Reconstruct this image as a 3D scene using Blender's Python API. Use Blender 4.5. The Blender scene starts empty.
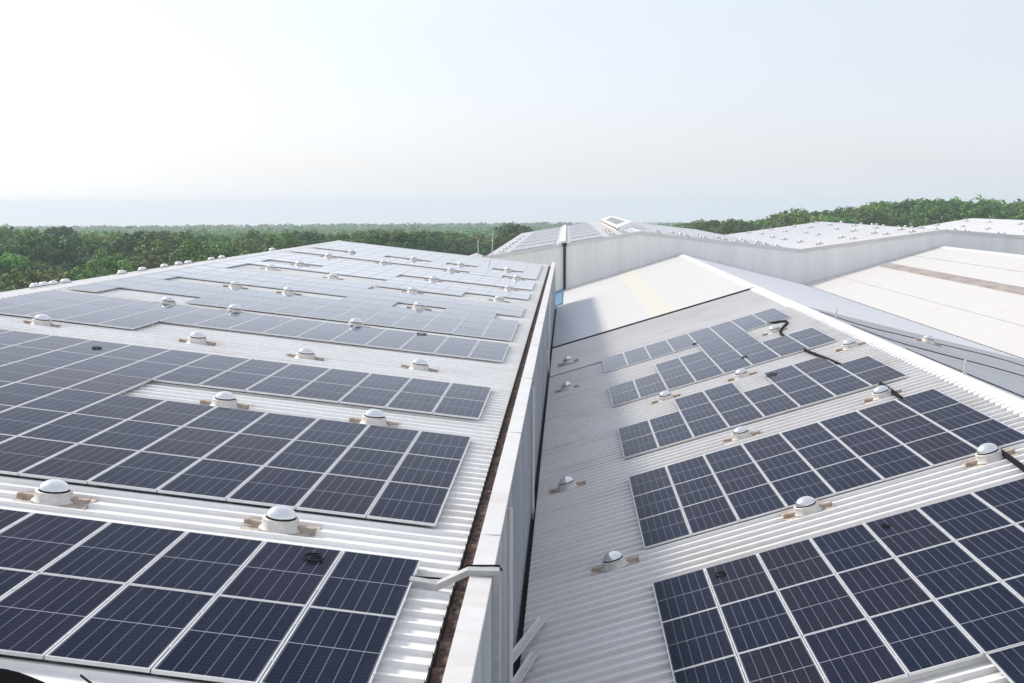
import bpy, math, random
import numpy as np
from mathutils import Vector, Matrix

R = math.radians
scene = bpy.context.scene
col = scene.collection

# ------------------------------------------------------------------ camera, sky, sun, exposure
H = 18.0                                     # eye height above the ground
cam_d = bpy.data.cameras.new('camera')
cam = bpy.data.objects.new('camera', cam_d)
col.objects.link(cam)
cam.location = (0, 0, H)
cam.rotation_euler = (math.pi / 2 - 0.1085, 0, 0.0435)
cam_d.sensor_width = 36.0
cam_d.lens = 1262.3 / 1024 * 36.0
cam_d.clip_start = 0.1
cam_d.clip_end = 40000
scene.camera = cam

SUN_EL, SUN_AZ = R(34), R(-52)               # azimuth clockwise from +Y
world = bpy.data.worlds.new('World')
scene.world = world
world.use_nodes = True
wn = world.node_tree
wn.nodes.clear()
w_out = wn.nodes.new('ShaderNodeOutputWorld')
w_bg = wn.nodes.new('ShaderNodeBackground')
w_sky = wn.nodes.new('ShaderNodeTexSky')
w_sky.sky_type = 'NISHITA'
w_sky.sun_disc = False
w_sky.sun_elevation = SUN_EL
w_sky.sun_rotation = SUN_AZ
w_sky.air_density = 1.0
w_sky.dust_density = 1.5
w_sky.ozone_density = 1.6
w_sky.altitude = 50
w_bg.inputs['Strength'].default_value = 0.12
w_mix = wn.nodes.new('ShaderNodeMix')         # thin bright cloud veil over the blue sky
w_mix.data_type = 'RGBA'
w_mix.inputs[0].default_value = 0.80
w_mix.inputs[7].default_value = (4.05, 4.45, 5.0, 1)
w_tc = wn.nodes.new('ShaderNodeTexCoord')
w_sep = wn.nodes.new('ShaderNodeSeparateXYZ')
w_max = wn.nodes.new('ShaderNodeMath'); w_max.operation = 'MAXIMUM'; w_max.inputs[1].default_value = 0.03
w_com = wn.nodes.new('ShaderNodeCombineXYZ')
wn.links.new(w_tc.outputs['Generated'], w_sep.inputs[0])
wn.links.new(w_sep.outputs[2], w_max.inputs[0])
wn.links.new(w_sep.outputs[0], w_com.inputs[0])
wn.links.new(w_sep.outputs[1], w_com.inputs[1])
wn.links.new(w_max.outputs[0], w_com.inputs[2])
wn.links.new(w_com.outputs[0], w_sky.inputs['Vector'])
# the veil is brighter round the sun
w_dot = wn.nodes.new('ShaderNodeVectorMath'); w_dot.operation = 'DOT_PRODUCT'
w_dot.inputs[1].default_value = (math.sin(SUN_AZ) * math.cos(SUN_EL), math.cos(SUN_AZ) * math.cos(SUN_EL), math.sin(SUN_EL))
wn.links.new(w_tc.outputs['Generated'], w_dot.inputs[0])
w_pos = wn.nodes.new('ShaderNodeMath'); w_pos.operation = 'MAXIMUM'; w_pos.inputs[1].default_value = 0.0
w_pow = wn.nodes.new('ShaderNodeMath'); w_pow.operation = 'POWER'; w_pow.inputs[1].default_value = 3.0
w_amp = wn.nodes.new('ShaderNodeMath'); w_amp.operation = 'MULTIPLY_ADD'; w_amp.inputs[1].default_value = 0.34; w_amp.inputs[2].default_value = 0.96
wn.links.new(w_dot.outputs['Value'], w_pos.inputs[0])
wn.links.new(w_pos.outputs[0], w_pow.inputs[0])
wn.links.new(w_pow.outputs[0], w_amp.inputs[0])
w_scl = wn.nodes.new('ShaderNodeVectorMath'); w_scl.operation = 'SCALE'
w_scl.inputs[0].default_value = (3.80, 3.92, 4.32)
w_noi = wn.nodes.new('ShaderNodeTexNoise')      # barely visible unevenness of the veil
w_noi.inputs['Scale'].default_value = 2.2
w_noi.inputs['Detail'].default_value = 5
w_str = wn.nodes.new('ShaderNodeMapping')
w_str.inputs['Scale'].default_value = (1, 1, 4)
wn.links.new(w_tc.outputs['Generated'], w_str.inputs[0])
wn.links.new(w_str.outputs[0], w_noi.inputs['Vector'])
w_n2 = wn.nodes.new('ShaderNodeMath'); w_n2.operation = 'MULTIPLY_ADD'; w_n2.inputs[1].default_value = 0.16; w_n2.inputs[2].default_value = 0.92
wn.links.new(w_noi.outputs['Fac'], w_n2.inputs[0])
w_n3 = wn.nodes.new('ShaderNodeMath'); w_n3.operation = 'MULTIPLY'
wn.links.new(w_n2.outputs[0], w_n3.inputs[0]); wn.links.new(w_amp.outputs[0], w_n3.inputs[1])
wn.links.new(w_n3.outputs[0], w_scl.inputs['Scale'])
w_abs = wn.nodes.new('ShaderNodeMath'); w_abs.operation = 'ABSOLUTE'
wn.links.new(w_sep.outputs[2], w_abs.inputs[0])
w_hz = wn.nodes.new('ShaderNodeMath'); w_hz.operation = 'MULTIPLY'; w_hz.inputs[1].default_value = -38.0
wn.links.new(w_abs.outputs[0], w_hz.inputs[0])
w_ex = wn.nodes.new('ShaderNodeMath'); w_ex.operation = 'EXPONENT'
wn.links.new(w_hz.outputs[0], w_ex.inputs[0])
w_tint = wn.nodes.new('ShaderNodeMix'); w_tint.data_type = 'RGBA'; w_tint.blend_type = 'MULTIPLY'
w_tint.inputs[7].default_value = (0.89, 0.945, 1.0, 1)
wn.links.new(w_ex.outputs[0], w_tint.inputs[0])
wn.links.new(w_mix.outputs[2], w_tint.inputs[6])
wn.links.new(w_scl.outputs[0], w_mix.inputs[7])
wn.links.new(w_sky.outputs[0], w_mix.inputs[6])



wn.links.new(w_tint.outputs[2], w_bg.inputs[0])
wn.links.new(w_bg.outputs[0], w_out.inputs[0])

sun_d = bpy.data.lights.new('sun', 'SUN')
sun_d.energy = 2.3
sun_d.angle = R(9)
sun_d.color = (1.0, 0.92, 0.81)
sun = bpy.data.objects.new('sun', sun_d)
col.objects.link(sun)
sdir = Vector((math.sin(SUN_AZ) * math.cos(SUN_EL), math.cos(SUN_AZ) * math.cos(SUN_EL), math.sin(SUN_EL)))
sun.rotation_euler = sdir.to_track_quat('Z', 'Y').to_euler()
sun.location = (0, 0, 60)

scene.view_settings.view_transform = 'Standard'
scene.view_settings.look = 'None'
scene.view_settings.exposure = 0.80
scene.view_settings.gamma = 1.0
scene.cycles.volume_bounces = 1
scene.cycles.max_bounces = 6

# ------------------------------------------------------------------ helpers
class MB:
    """collects faces; build() links them as ONE mesh object"""
    def __init__(self):
        self.v, self.f = [], []
    def add(self, vs, fs):
        b = len(self.v)
        self.v += [tuple(q) for q in vs]
        self.f += [tuple(b + i for i in q) for q in fs]
        return self
    def quad(self, a, b, c, d):
        return self.add([a, b, c, d], [(0, 1, 2, 3)])
    def box(self, x0, x1, y0, y1, z0, z1):
        vs = [(x, y, z) for z in (z0, z1) for y in (y0, y1) for x in (x0, x1)]
        return self.add(vs, [(0, 2, 3, 1), (4, 5, 7, 6), (0, 1, 5, 4), (2, 6, 7, 3), (0, 4, 6, 2), (1, 3, 7, 5)])
    def prism(self, poly, axis, a0, a1):
        """closed outline (list of 2D points) swept along 'x' or 'y'"""
        n = len(poly)
        def P(q, a):
            return (q[0], a, q[1]) if axis == 'y' else ((a, q[0], q[1]) if axis == 'x' else (q[0], q[1], a))
        vs = [P(q, a0) for q in poly] + [P(q, a1) for q in poly]
        fs = [(i, (i + 1) % n, n + (i + 1) % n, n + i) for i in range(n)]
        fs += [tuple(range(n - 1, -1, -1)), tuple(range(n, 2 * n))]
        return self.add(vs, fs)
    def lathe(self, prof, n=20, cx=0, cy=0, z=0):
        vs, fs = [], []
        for r, h in prof:
            for i in range(n):
                a = 2 * math.pi * i / n
                vs.append((cx + r * math.cos(a), cy + r * math.sin(a), z + h))
        for k in range(len(prof) - 1):
            for i in range(n):
                j = (i + 1) % n
                fs.append((k * n + i, k * n + j, (k + 1) * n + j, (k + 1) * n + i))
        fs.append(tuple(range(n - 1, -1, -1)))
        fs.append(tuple((len(prof) - 1) * n + i for i in range(n)))
        return self.add(vs, fs)
    def tube(self, pts, r, n=8, r1=None):
        pts = [Vector(p) for p in pts]
        r1 = r if r1 is None else r1
        vs, fs = [], []
        m = len(pts)
        for k, p in enumerate(pts):
            d = (pts[min(k + 1, m - 1)] - pts[max(k - 1, 0)]).normalized()
            u = d.cross(Vector((0, 0, 1)))
            if u.length < 1e-3: u = Vector((1, 0, 0))
            u.normalize(); w = u.cross(d)
            rr = r + (r1 - r) * k / max(1, m - 1)
            for i in range(n):
                a = 2 * math.pi * i / n
                vs.append(p + (u * math.cos(a) + w * math.sin(a)) * rr)
        for k in range(m - 1):
            for i in range(n):
                j = (i + 1) % n
                fs.append((k * n + i, k * n + j, (k + 1) * n + j, (k + 1) * n + i))
        fs.append(tuple(range(n - 1, -1, -1)))
        fs.append(tuple((m - 1) * n + i for i in range(n)))
        return self.add(vs, fs)
    def mesh(self, name, m, smooth=False):
        me = bpy.data.meshes.new(name)
        me.from_pydata(self.v, [], self.f)
        me.materials.append(m)
        if smooth:
            me.polygons.foreach_set('use_smooth', [True] * len(me.polygons))
        me.update()
        return me
    def build(self, name, m, parent=None, smooth=False):
        o = bpy.data.objects.new(name, self.mesh(name, m, smooth))
        col.objects.link(o)
        if parent is not None: o.parent = parent
        return o

def tag(o, label=None, cat=None, group=None, kind=None):
    if label: o['label'] = label
    if cat: o['category'] = cat
    if group: o['group'] = group
    if kind: o['kind'] = kind
    return o

def empty(name, loc=(0, 0, 0), rot=(0, 0, 0)):
    o = bpy.data.objects.new(name, None)
    col.objects.link(o)
    o.empty_display_size = 0.3
    o.location = loc
    o.rotation_euler = rot
    return o

def copy_tree(o, parent=None):
    c = o.copy()
    col.objects.link(c)
    c.parent = parent
    for ch in list(o.children):
        copy_tree(ch, c)
    return c

ORD = ['first', 'second', 'third', 'fourth', 'fifth', 'sixth', 'seventh', 'eighth', 'ninth', 'tenth', 'eleventh', 'twelfth',
       'thirteenth', 'fourteenth', 'fifteenth', 'sixteenth', 'seventeenth', 'eighteenth', 'nineteenth', 'twentieth'] + \
      ['twenty-' + s for s in ('first', 'second', 'third', 'fourth', 'fifth', 'sixth', 'seventh', 'eighth', 'ninth')] + ['thirtieth'] + \
      ['thirty-' + s for s in ('first', 'second', 'third', 'fourth', 'fifth', 'sixth', 'seventh', 'eighth', 'ninth')]

# ------------------------------------------------------------------ materials
def new_mat(name):
    m = bpy.data.materials.new(name)
    m.use_nodes = True
    nt = m.node_tree
    return m, nt, nt.nodes['Principled BSDF']

def noise(nt, scale, coord='Object', stretch=(1, 1, 1), detail=4, rough=0.55):
    tc = nt.nodes.new('ShaderNodeTexCoord')
    mp = nt.nodes.new('ShaderNodeMapping')
    mp.inputs['Scale'].default_value = stretch
    n = nt.nodes.new('ShaderNodeTexNoise')
    n.inputs['Scale'].default_value = scale
    n.inputs['Detail'].default_value = detail
    n.inputs['Roughness'].default_value = rough
    nt.links.new(tc.outputs[coord], mp.inputs['Vector'])
    nt.links.new(mp.outputs[0], n.inputs['Vector'])
    return n.outputs['Fac']

def ramp(nt, fac, stops):
    r = nt.nodes.new('ShaderNodeValToRGB')
    r.color_ramp.elements[0].position = stops[0][0]
    r.color_ramp.elements[0].color = (*stops[0][1], 1)
    r.color_ramp.elements[1].position = stops[-1][0]
    r.color_ramp.elements[1].color = (*stops[-1][1], 1)
    for p, c in stops[1:-1]:
        e = r.color_ramp.elements.new(p)
        e.color = (*c, 1)
    nt.links.new(fac, r.inputs[0])
    return r.outputs['Color']

def mix(nt, fac, a, b, mode='MIX'):
    m = nt.nodes.new('ShaderNodeMix')
    m.data_type = 'RGBA'
    m.blend_type = mode
    for sock, val in ((m.inputs[0], fac), (m.inputs[6], a), (m.inputs[7], b)):
        if isinstance(val, bpy.types.NodeSocket): nt.links.new(val, sock)
        elif isinstance(val, (int, float)): sock.default_value = val
        else: sock.default_value = (*val, 1)
    return m.outputs[2]

def simple(name, c, rough=0.5, metal=0.0, var=0.12, scale=3.0, stretch=(1, 1, 1)):
    m, nt, b = new_mat(name)
    f = noise(nt, scale, stretch=stretch)
    lo = tuple(x * (1 - var) for x in c)
    hi = tuple(min(0.95, x * (1 + var)) for x in c)
    nt.links.new(ramp(nt, f, [(0.3, lo), (0.7, hi)]), b.inputs['Base Color'])
    b.inputs['Roughness'].default_value = rough
    b.inputs['Metallic'].default_value = metal
    return m

def sheet_metal(name, c, dirt=(0.42, 0.36, 0.30), amount=0.35, rough=0.42):
    """painted roof sheeting with soot streaks running down the slope and blotchy dirt"""
    m, nt, b = new_mat(name)
    streak = noise(nt, 1.0, stretch=(0.12, 2.4, 0.12), detail=6)
    blot = noise(nt, 0.35, detail=6, rough=0.65)
    fine = noise(nt, 9.0, detail=3)
    c1 = ramp(nt, fine, [(0.3, tuple(x * 0.95 for x in c)), (0.7, tuple(min(1, x * 1.03) for x in c))])
    f1 = ramp(nt, streak, [(0.48, (0, 0, 0)), (0.75, (1, 1, 1))])
    f2 = ramp(nt, blot, [(0.50, (0, 0, 0)), (0.78, (1, 1, 1))])
    mm = nt.nodes.new('ShaderNodeMath'); mm.operation = 'ADD'
    nt.links.new(f1, mm.inputs[0]); nt.links.new(f2, mm.inputs[1])
    m2 = nt.nodes.new('ShaderNodeMath'); m2.operation = 'MULTIPLY'; m2.use_clamp = True
    m2.inputs[1].default_value = amount
    nt.links.new(mm.outputs[0], m2.inputs[0])
    nt.links.new(mix(nt, m2.outputs[0], c1, dirt), b.inputs['Base Color'])
    b.inputs['Roughness'].default_value = rough
    b.inputs['Specular IOR Level'].default_value = 0.4
    return m

M = {}
M['roof_white'] = sheet_metal('roof_white', (0.86, 0.86, 0.85), amount=0.20)
M['roof_grey'] = sheet_metal('roof_grey', (0.74, 0.735, 0.73), amount=0.30)
M['roof_pale'] = sheet_metal('roof_pale', (0.58, 0.58, 0.575), amount=0.10, dirt=(0.55, 0.5, 0.42))
M['roof_cream'] = sheet_metal('roof_cream', (0.60, 0.585, 0.57), amount=0.22, dirt=(0.5, 0.42, 0.34))
M['roof_zinc'] = sheet_metal('roof_zinc', (0.62, 0.635, 0.64), amount=0.3, dirt=(0.3, 0.28, 0.25))
M['coping'] = sheet_metal('coping', (0.68, 0.68, 0.675), amount=0.32, rough=0.35)
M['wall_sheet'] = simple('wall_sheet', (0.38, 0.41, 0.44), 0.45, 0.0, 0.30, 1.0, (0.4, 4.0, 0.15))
M['wall_far'] = simple('wall_far', (0.84, 0.83, 0.81), 0.5, 0.0, 0.06, 0.6, (1.5, 1, 0.1))
M['dark'] = simple('dark', (0.018, 0.016, 0.015), 0.8)
M['black_rubber'] = simple('black_rubber', (0.008, 0.008, 0.009), 0.85)
M['litter'] = simple('litter', (0.085, 0.052, 0.043), 0.95, 0, 0.9, 14)
M['galv'] = simple('galv', (0.42, 0.43, 0.43), 0.45, 0.3, 0.12, 8)
M['roof_bluish'] = sheet_metal('roof_bluish', (0.70, 0.725, 0.75), amount=0.15)
M['roof_far'] = sheet_metal('roof_far', (0.83, 0.825, 0.82), amount=0.1)
M['sheet_blue_grey'] = sheet_metal('sheet_blue_grey', (0.46, 0.50, 0.55), amount=0.3, dirt=(0.36, 0.36, 0.37))
M['alu'] = simple('alu', (0.62, 0.63, 0.64), 0.4, 0.35, 0.06, 6)
M['blue_paint'] = simple('blue_paint', (0.03, 0.16, 0.28), 0.5)
M['skylight_sheet'] = simple('skylight_sheet', (0.565, 0.555, 0.485), 0.5, 0, 0.05, 2)
M['brown_strip'] = simple('brown_strip', (0.30, 0.265, 0.245), 0.8, 0, 0.25, 2.0, (1, 0.2, 1))
M['rust'] = simple('rust', (0.22, 0.12, 0.08), 0.8, 0, 0.4, 5)
M['collar'] = simple('collar', (0.62, 0.60, 0.57), 0.5, 0, 0.2, 6)
M['pole'] = simple('pole', (0.55, 0.55, 0.55), 0.5)
M['bark'] = simple('bark', (0.10, 0.075, 0.055), 0.9, 0, 0.3, 6)

for k_ in ('dark', 'black_rubber'):
    M[k_].node_tree.nodes['Principled BSDF'].inputs['Specular IOR Level'].default_value = 0.08
# rusty flashing plate
m, nt, b = new_mat('flashing_plate')
f = noise(nt, 4.5, detail=6, rough=0.7)
nt.links.new(ramp(nt, f, [(0.30, (0.60, 0.57, 0.54)), (0.50, (0.47, 0.40, 0.34)), (0.68, (0.27, 0.18, 0.12))]), b.inputs['Base Color'])
b.inputs['Roughness'].default_value = 0.8
M['flashing'] = m

# mirrored acrylic dome
m, nt, b = new_mat('dome_acrylic')
f = noise(nt, 3.0, detail=3)
nt.links.new(ramp(nt, f, [(0.3, (0.70, 0.71, 0.73)), (0.7, (0.86, 0.87, 0.88))]), b.inputs['Base Color'])
b.inputs['Metallic'].default_value = 0.8
b.inputs['Roughness'].default_value = 0.16
b.inputs['Coat Weight'].default_value = 0.8
b.inputs['Coat Roughness'].default_value = 0.04
M['dome'] = m

# photovoltaic cells: 6 x (12 + 12) half cells under glass
PW, PL_ = 1.036, 2.326                      # module size
def ar_glass(m, nt, b):
    """anti-reflection glass: almost no mirror seen from above, strong mirror at grazing angles"""
    b.inputs['Specular IOR Level'].default_value = 0.0
    g = nt.nodes.new('ShaderNodeBsdfGlossy')
    g.inputs['Color'].default_value = (0.94, 0.95, 1.0, 1)
    g.inputs['Roughness'].default_value = 0.07
    lw = nt.nodes.new('ShaderNodeLayerWeight')
    lw.inputs['Blend'].default_value = 0.5
    c = nt.nodes.new('ShaderNodeMath'); c.operation = 'MULTIPLY_ADD'          # -13.5 * (1 - facing)
    c.inputs[1].default_value = 16.0; c.inputs[2].default_value = -16.0
    nt.links.new(lw.outputs['Facing'], c.inputs[0])
    e = nt.nodes.new('ShaderNodeMath'); e.operation = 'EXPONENT'
    nt.links.new(c.outputs[0], e.inputs[0])
    k = nt.nodes.new('ShaderNodeMath'); k.operation = 'MULTIPLY_ADD'
    k.inputs[1].default_value = 2.9; k.inputs[2].default_value = 0.004
    nt.links.new(e.outputs[0], k.inputs[0])
    q = nt.nodes.new('ShaderNodeMath'); q.operation = 'MINIMUM'; q.inputs[1].default_value = 0.92
    nt.links.new(k.outputs[0], q.inputs[0])
    mx = nt.nodes.new('ShaderNodeMixShader')
    nt.links.new(q.outputs[0], mx.inputs[0])
    nt.links.new(b.outputs[0], mx.inputs[1])
    nt.links.new(g.outputs[0], mx.inputs[2])
    nt.links.new(mx.outputs[0], nt.nodes['Material Output'].inputs['Surface'])

def pv_material():
    m, nt, b = new_mat('pv_cells')
    L = nt.links
    tc = nt.nodes.new('ShaderNodeTexCoord')
    sp = nt.nodes.new('ShaderNodeSeparateXYZ')
    L.new(tc.outputs['Object'], sp.inputs[0])
    def mt(op, a, bb=None, c=None):
        n = nt.nodes.new('ShaderNodeMath'); n.operation = op
        for i, q in enumerate((a, bb, c)):
            if q is None: continue
            if isinstance(q, (int, float)): n.inputs[i].default_value = q
            else: L.new(q, n.inputs[i])
        return n.outputs[0]
    def lines(sock, pitch, half, off=0.0):
        q = mt('ADD', sock, off + 100 * pitch)
        q = mt('MODULO', q, pitch)
        q = mt('SUBTRACT', q, pitch / 2)
        q = mt('ABSOLUTE', q)
        return mt('GREATER_THAN', q, pitch / 2 - half)
    cw = (PW - 0.066) / 6
    colline = lines(sp.outputs[0], cw, 0.0030)
    rowline = lines(sp.outputs[1], (PL_ - 0.09) / 24, 0.0012)
    bus = lines(sp.outputs[0], cw / 5, 0.0009, cw / 10)
    mid = mt('LESS_THAN', mt('ABSOLUTE', sp.outputs[1]), 0.011)
    oi = nt.nodes.new('ShaderNodeObjectInfo')
    cell = ramp(nt, oi.outputs['Random'], [(0.0, (0.003, 0.009, 0.025)), (0.40, (0.005, 0.011, 0.029)), (0.75, (0.009, 0.010, 0.024)), (1.0, (0.019, 0.012, 0.019))])
    patch = noise(nt, 2.2, detail=2)
    cell = mix(nt, patch, cell, (0.009, 0.014, 0.035))
    c = mix(nt, mt('MULTIPLY', bus, 0.12), cell, (0.30, 0.31, 0.34))
    c = mix(nt, mt('MULTIPLY', rowline, 0.4), c, (0.16, 0.17, 0.20))
    c = mix(nt, colline, c, (0.20, 0.22, 0.27))
    c = mix(nt, mid, c, (0.26, 0.27, 0.31))
    dust = noise(nt, 1.3, stretch=(2.5, 0.5, 1), detail=6, rough=0.7)
    df = mt('MULTIPLY', mt('POWER', dust, 3.0), 0.045)
    c = mix(nt, df, c, (0.55, 0.50, 0.45))
    L.new(c, b.inputs['Base Color'])
    b.inputs['Roughness'].default_value = 0.5
    ar_glass(m, nt, b)
    return m
M['pv'] = pv_material()

def leaf_mat(name, dark, mid_, light):
    m, nt, b = new_mat(name)
    f = noise(nt, 0.55, detail=5, rough=0.7)
    c = ramp(nt, f, [(0.30, dark), (0.5, mid_), (0.72, light)])
    oi = nt.nodes.new('ShaderNodeObjectInfo')
    hs = nt.nodes.new('ShaderNodeHueSaturation')
    mm = nt.nodes.new('ShaderNodeMath'); mm.operation = 'MULTIPLY_ADD'
    mm.inputs[1].default_value = 1.0; mm.inputs[2].default_value = 0.85
    nt.links.new(oi.outputs['Random'], mm.inputs[0])
    nt.links.new(mm.outputs[0], hs.inputs['Value'])
    hs.inputs['Saturation'].default_value = 1.05
    m2 = nt.nodes.new('ShaderNodeMath'); m2.operation = 'MULTIPLY_ADD'
    m2.inputs[1].default_value = 0.035; m2.inputs[2].default_value = 0.485
    nt.links.new(oi.outputs['Random'], m2.inputs[0])
    nt.links.new(m2.outputs[0], hs.inputs['Hue'])
    nt.links.new(c, hs.inputs['Color'])
    nt.links.new(hs.outputs[0], b.inputs['Base Color'])
    b.inputs['Roughness'].default_value = 0.7
    b.inputs['Specular IOR Level'].default_value = 0.2
    return m
M['leaf_green'] = leaf_mat('leaf_green', (0.060, 0.133, 0.031), (0.102, 0.200, 0.043), (0.169, 0.272, 0.066))
M['leaf_dark'] = leaf_mat('leaf_dark', (0.029, 0.075, 0.026), (0.051, 0.118, 0.036), (0.084, 0.166, 0.048))
M['leaf_olive'] = leaf_mat('leaf_olive', (0.087, 0.127, 0.038), (0.138, 0.189, 0.055), (0.211, 0.253, 0.084))
M['leaf_yellow'] = leaf_mat('leaf_yellow', (0.120, 0.160, 0.029), (0.205, 0.253, 0.043), (0.301, 0.333, 0.072))
M['leaf_palm'] = leaf_mat('leaf_palm', (0.048, 0.106, 0.029), (0.087, 0.166, 0.041), (0.144, 0.233, 0.058))

m, nt, b = new_mat('ground_scrub')
f = noise(nt, 0.05, detail=8, rough=0.65)
nt.links.new(ramp(nt, f, [(0.3, (0.028, 0.045, 0.014)), (0.55, (0.05, 0.075, 0.022)), (0.75, (0.10, 0.10, 0.045))]), b.inputs['Base Color'])
b.inputs['Roughness'].default_value = 0.95
M['ground'] = m

m = bpy.data.materials.new('air')
m.use_nodes = True
nt = m.node_tree
nt.nodes.clear()
o_ = nt.nodes.new('ShaderNodeOutputMaterial')
v_ = nt.nodes.new('ShaderNodeVolumePrincipled')
v_.inputs['Color'].default_value = (0.81, 0.89, 1.0, 1)
v_.inputs['Density'].default_value = 0.00036
v_.inputs['Anisotropy'].default_value = 0.2
nt.links.new(v_.outputs[0], o_.inputs['Volume'])
M['air'] = m

# ------------------------------------------------------------------ ground
def ground_z(x, y):
    z = 0.0
    d = math.hypot((x - 104) / 52.0, (y - 350) / 130.0)
    z += 8.6 * math.exp(-d * d)
    d = math.hypot((x - 210) / 90.0, (y - 430) / 170.0)
    z += 9.0 * math.exp(-d * d)
    r = math.hypot(x, y)
    if r > 250: z -= 0.0146 * (r - 250)
    if r > 500:
        k = min(1, (r - 500) / 1500)
        z += k * (5 * math.sin(x * 0.0021 + 1.0) + 4 * math.sin(y * 0.0017 + x * 0.0009) - 3)
    return z

ax = [-5200, -4500, -3200, -2300, -1700, -1300, -1000, -800, -650] + list(range(-550, 560, 22)) + [650, 800, 1000, 1300, 1700, 2300, 3200, 4500, 5200]
g = MB()
n_ = len(ax)
for y in ax:
    for x in ax:
        g.v.append((x, y, ground_z(x, y)))
for j in range(n_ - 1):
    for i in range(n_ - 1):
        g.f.append((j * n_ + i, j * n_ + i + 1, (j + 1) * n_ + i + 1, (j + 1) * n_ + i))
tag(g.build('ground', M['ground'], None, True), kind='structure')

# ------------------------------------------------------------------ roofs
def zc(z): return H + z                       # heights below were measured from the eye
SL, SR = 0.1128, 0.2967                       # roof pitches, radians
tL, tR = math.tan(SL), math.tan(SR)
XL0, ZL0 = -1.911, -4.702                     # right hand end of the left arrays (panel plane)
XR0, ZR0 = 1.666, -7.293
def zL(x): return zc(ZL0 - (x - XL0) * tL)    # panel plane of the left roof
def zR(x): return zc(ZR0 + (x - XR0) * tR)
RIB = 0.060

def corrugated(mb, x0, z0, x1, z1, y0, y1, pitch=0.41, rib=RIB):
    """trapezoidal sheeting between two eaves lines, ribs running from (x0,z0) to (x1,z1)"""
    prof = []
    y = y0
    while y < y1 - 1e-6:
        for dy, dz in ((0, 0), (0.765, 0), (0.80, 1), (0.93, 1), (1.0, 0)):
            yy = y + dy * pitch
            if yy <= y1 + 1e-6 and (dy < 1.0): prof.append((yy, dz * rib))
        y += pitch
    prof.append((y1, 0))
    b = len(mb.v)
    for yy, dz in prof:
        mb.v.append((x0, yy, z0 + dz)); mb.v.append((x1, yy, z1 + dz))
    for i in range(len(prof) - 1):
        a = b + 2 * i
        mb.f.append((a, a + 1, a + 3, a + 2))

def vertical_sheet(mb, x, y0, y1, zb, zt, pitch=0.32, depth=0.035, sign=1):
    y = y0
    prof = []
    while y < y1:
        for dy, d in ((0, 0), (0.6, 0), (0.68, 1), (0.92, 1)):
            if y + dy * pitch < y1: prof.append((y + dy * pitch, d * depth * sign))
        y += pitch
    prof.append((y1, 0))
    b = len(mb.v)
    for yy, d in prof:
        mb.v.append((x + d, yy, zb)); mb.v.append((x + d, yy, zt))
    for i in range(len(prof) - 1):
        a = b + 2 * i
        mb.f.append((a, a + 2, a + 3, a + 1))

def gable_sheet(mb, outline_top, zbot, y, pitch=0.6, depth=0.03):
    """ribbed wall in the plane y; outline_top = list of (x, z)"""
    xs0, xs1 = outline_top[0][0], outline_top[-1][0]
    def top(x):
        for (a, za), (c, zb) in zip(outline_top, outline_top[1:]):
            if a <= x <= c: return za + (zb - za) * (x - a) / (c - a)
        return outline_top[-1][1]
    pts = []
    x = xs0
    while x < xs1:
        for dx, d in ((0, 0), (0.6, 0), (0.66, 1), (0.94, 1)):
            if x + dx * pitch < xs1: pts.append((x + dx * pitch, d * depth))
        x += pitch
    for q in outline_top[1:]: pts.append((q[0], 0))
    pts.sort()
    b = len(mb.v)
    for xx, d in pts:
        mb.v.append((xx, y - d, zbot)); mb.v.append((xx, y - d, top(xx)))
    for i in range(len(pts) - 1):
        a = b + 2 * i
        mb.f.append((a, a + 2, a + 3, a + 1))

# ---- left hall
YN = -14.1626
YG = 101.0                                    # far gable end of the left hall
XG, XRIDGE = -1.44, -18.3
DROP = 0.140                                  # roof pan below the panel plane
lh = empty('factory_hall', (-18.3, 43, 0))
def in_lh(o): o.parent = lh; o.matrix_parent_inverse = Matrix.Translation(-Vector(lh.location)); return o
tag(lh, 'large white metal hall on the left, its ribbed roof edged by a dark gutter', 'factory hall')
mb = MB()
corrugated(mb, XG, zL(XG) - DROP, XRIDGE, zL(XRIDGE) - DROP, YN, YG)
zr = zL(XRIDGE) - DROP
zfar = zr - 0.15 * 17
corrugated(mb, XRIDGE, zr, XRIDGE - 17, zfar, YN, YG)
in_lh(mb.build('roof', M['roof_white']))
mb = MB()
mb.prism([(XRIDGE - 0.34, zr - 0.34 * 0.15 + 0.05), (XRIDGE, zr + 0.085), (XRIDGE + 0.34, zr - 0.34 * tL + 0.05), (XRIDGE + 0.34, zr - 0.34 * tL - 0.03), (XRIDGE, zr + 0.03), (XRIDGE - 0.34, zr - 0.34 * .15 - 0.03)], 'y', YN, YG + 0.05)
in_lh(mb.build('ridge_cap', M['coping']))
zg = zL(XG) - DROP
mb = MB()                                      # box gutter with litter
mb.box(XG + 0.0, XG + 0.02, YN, YG, zg - 0.22, zg - 0.004)
mb.box(XG - 0.3, XG - 0.28, YN, YG, zg - 0.3, zg - 0.08)
mb.box(XG - 0.28, -1.195, YN, YG, zg - 0.24, zg - 0.20)
gut = in_lh(mb.build('gutter', M['dark']))
mb = MB()
rng = random.Random(4)
yy = YN
prev = None
while yy < YG:
    z1, z2 = zg - 0.10 + rng.uniform(-.025, .05), zg - 0.10 + rng.uniform(-.025, .05)
    cur = ((XG + 0.02, yy, z1), (-1.195, yy, z2))
    if prev: mb.quad(prev[0], prev[1], cur[1], cur[0])
    prev = cur
    yy += 0.16 if yy < 40 else 0.5
mb.build('leaf_litter', M['litter'], gut)
zcap = zc(-4.63)
mb = MB()
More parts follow.
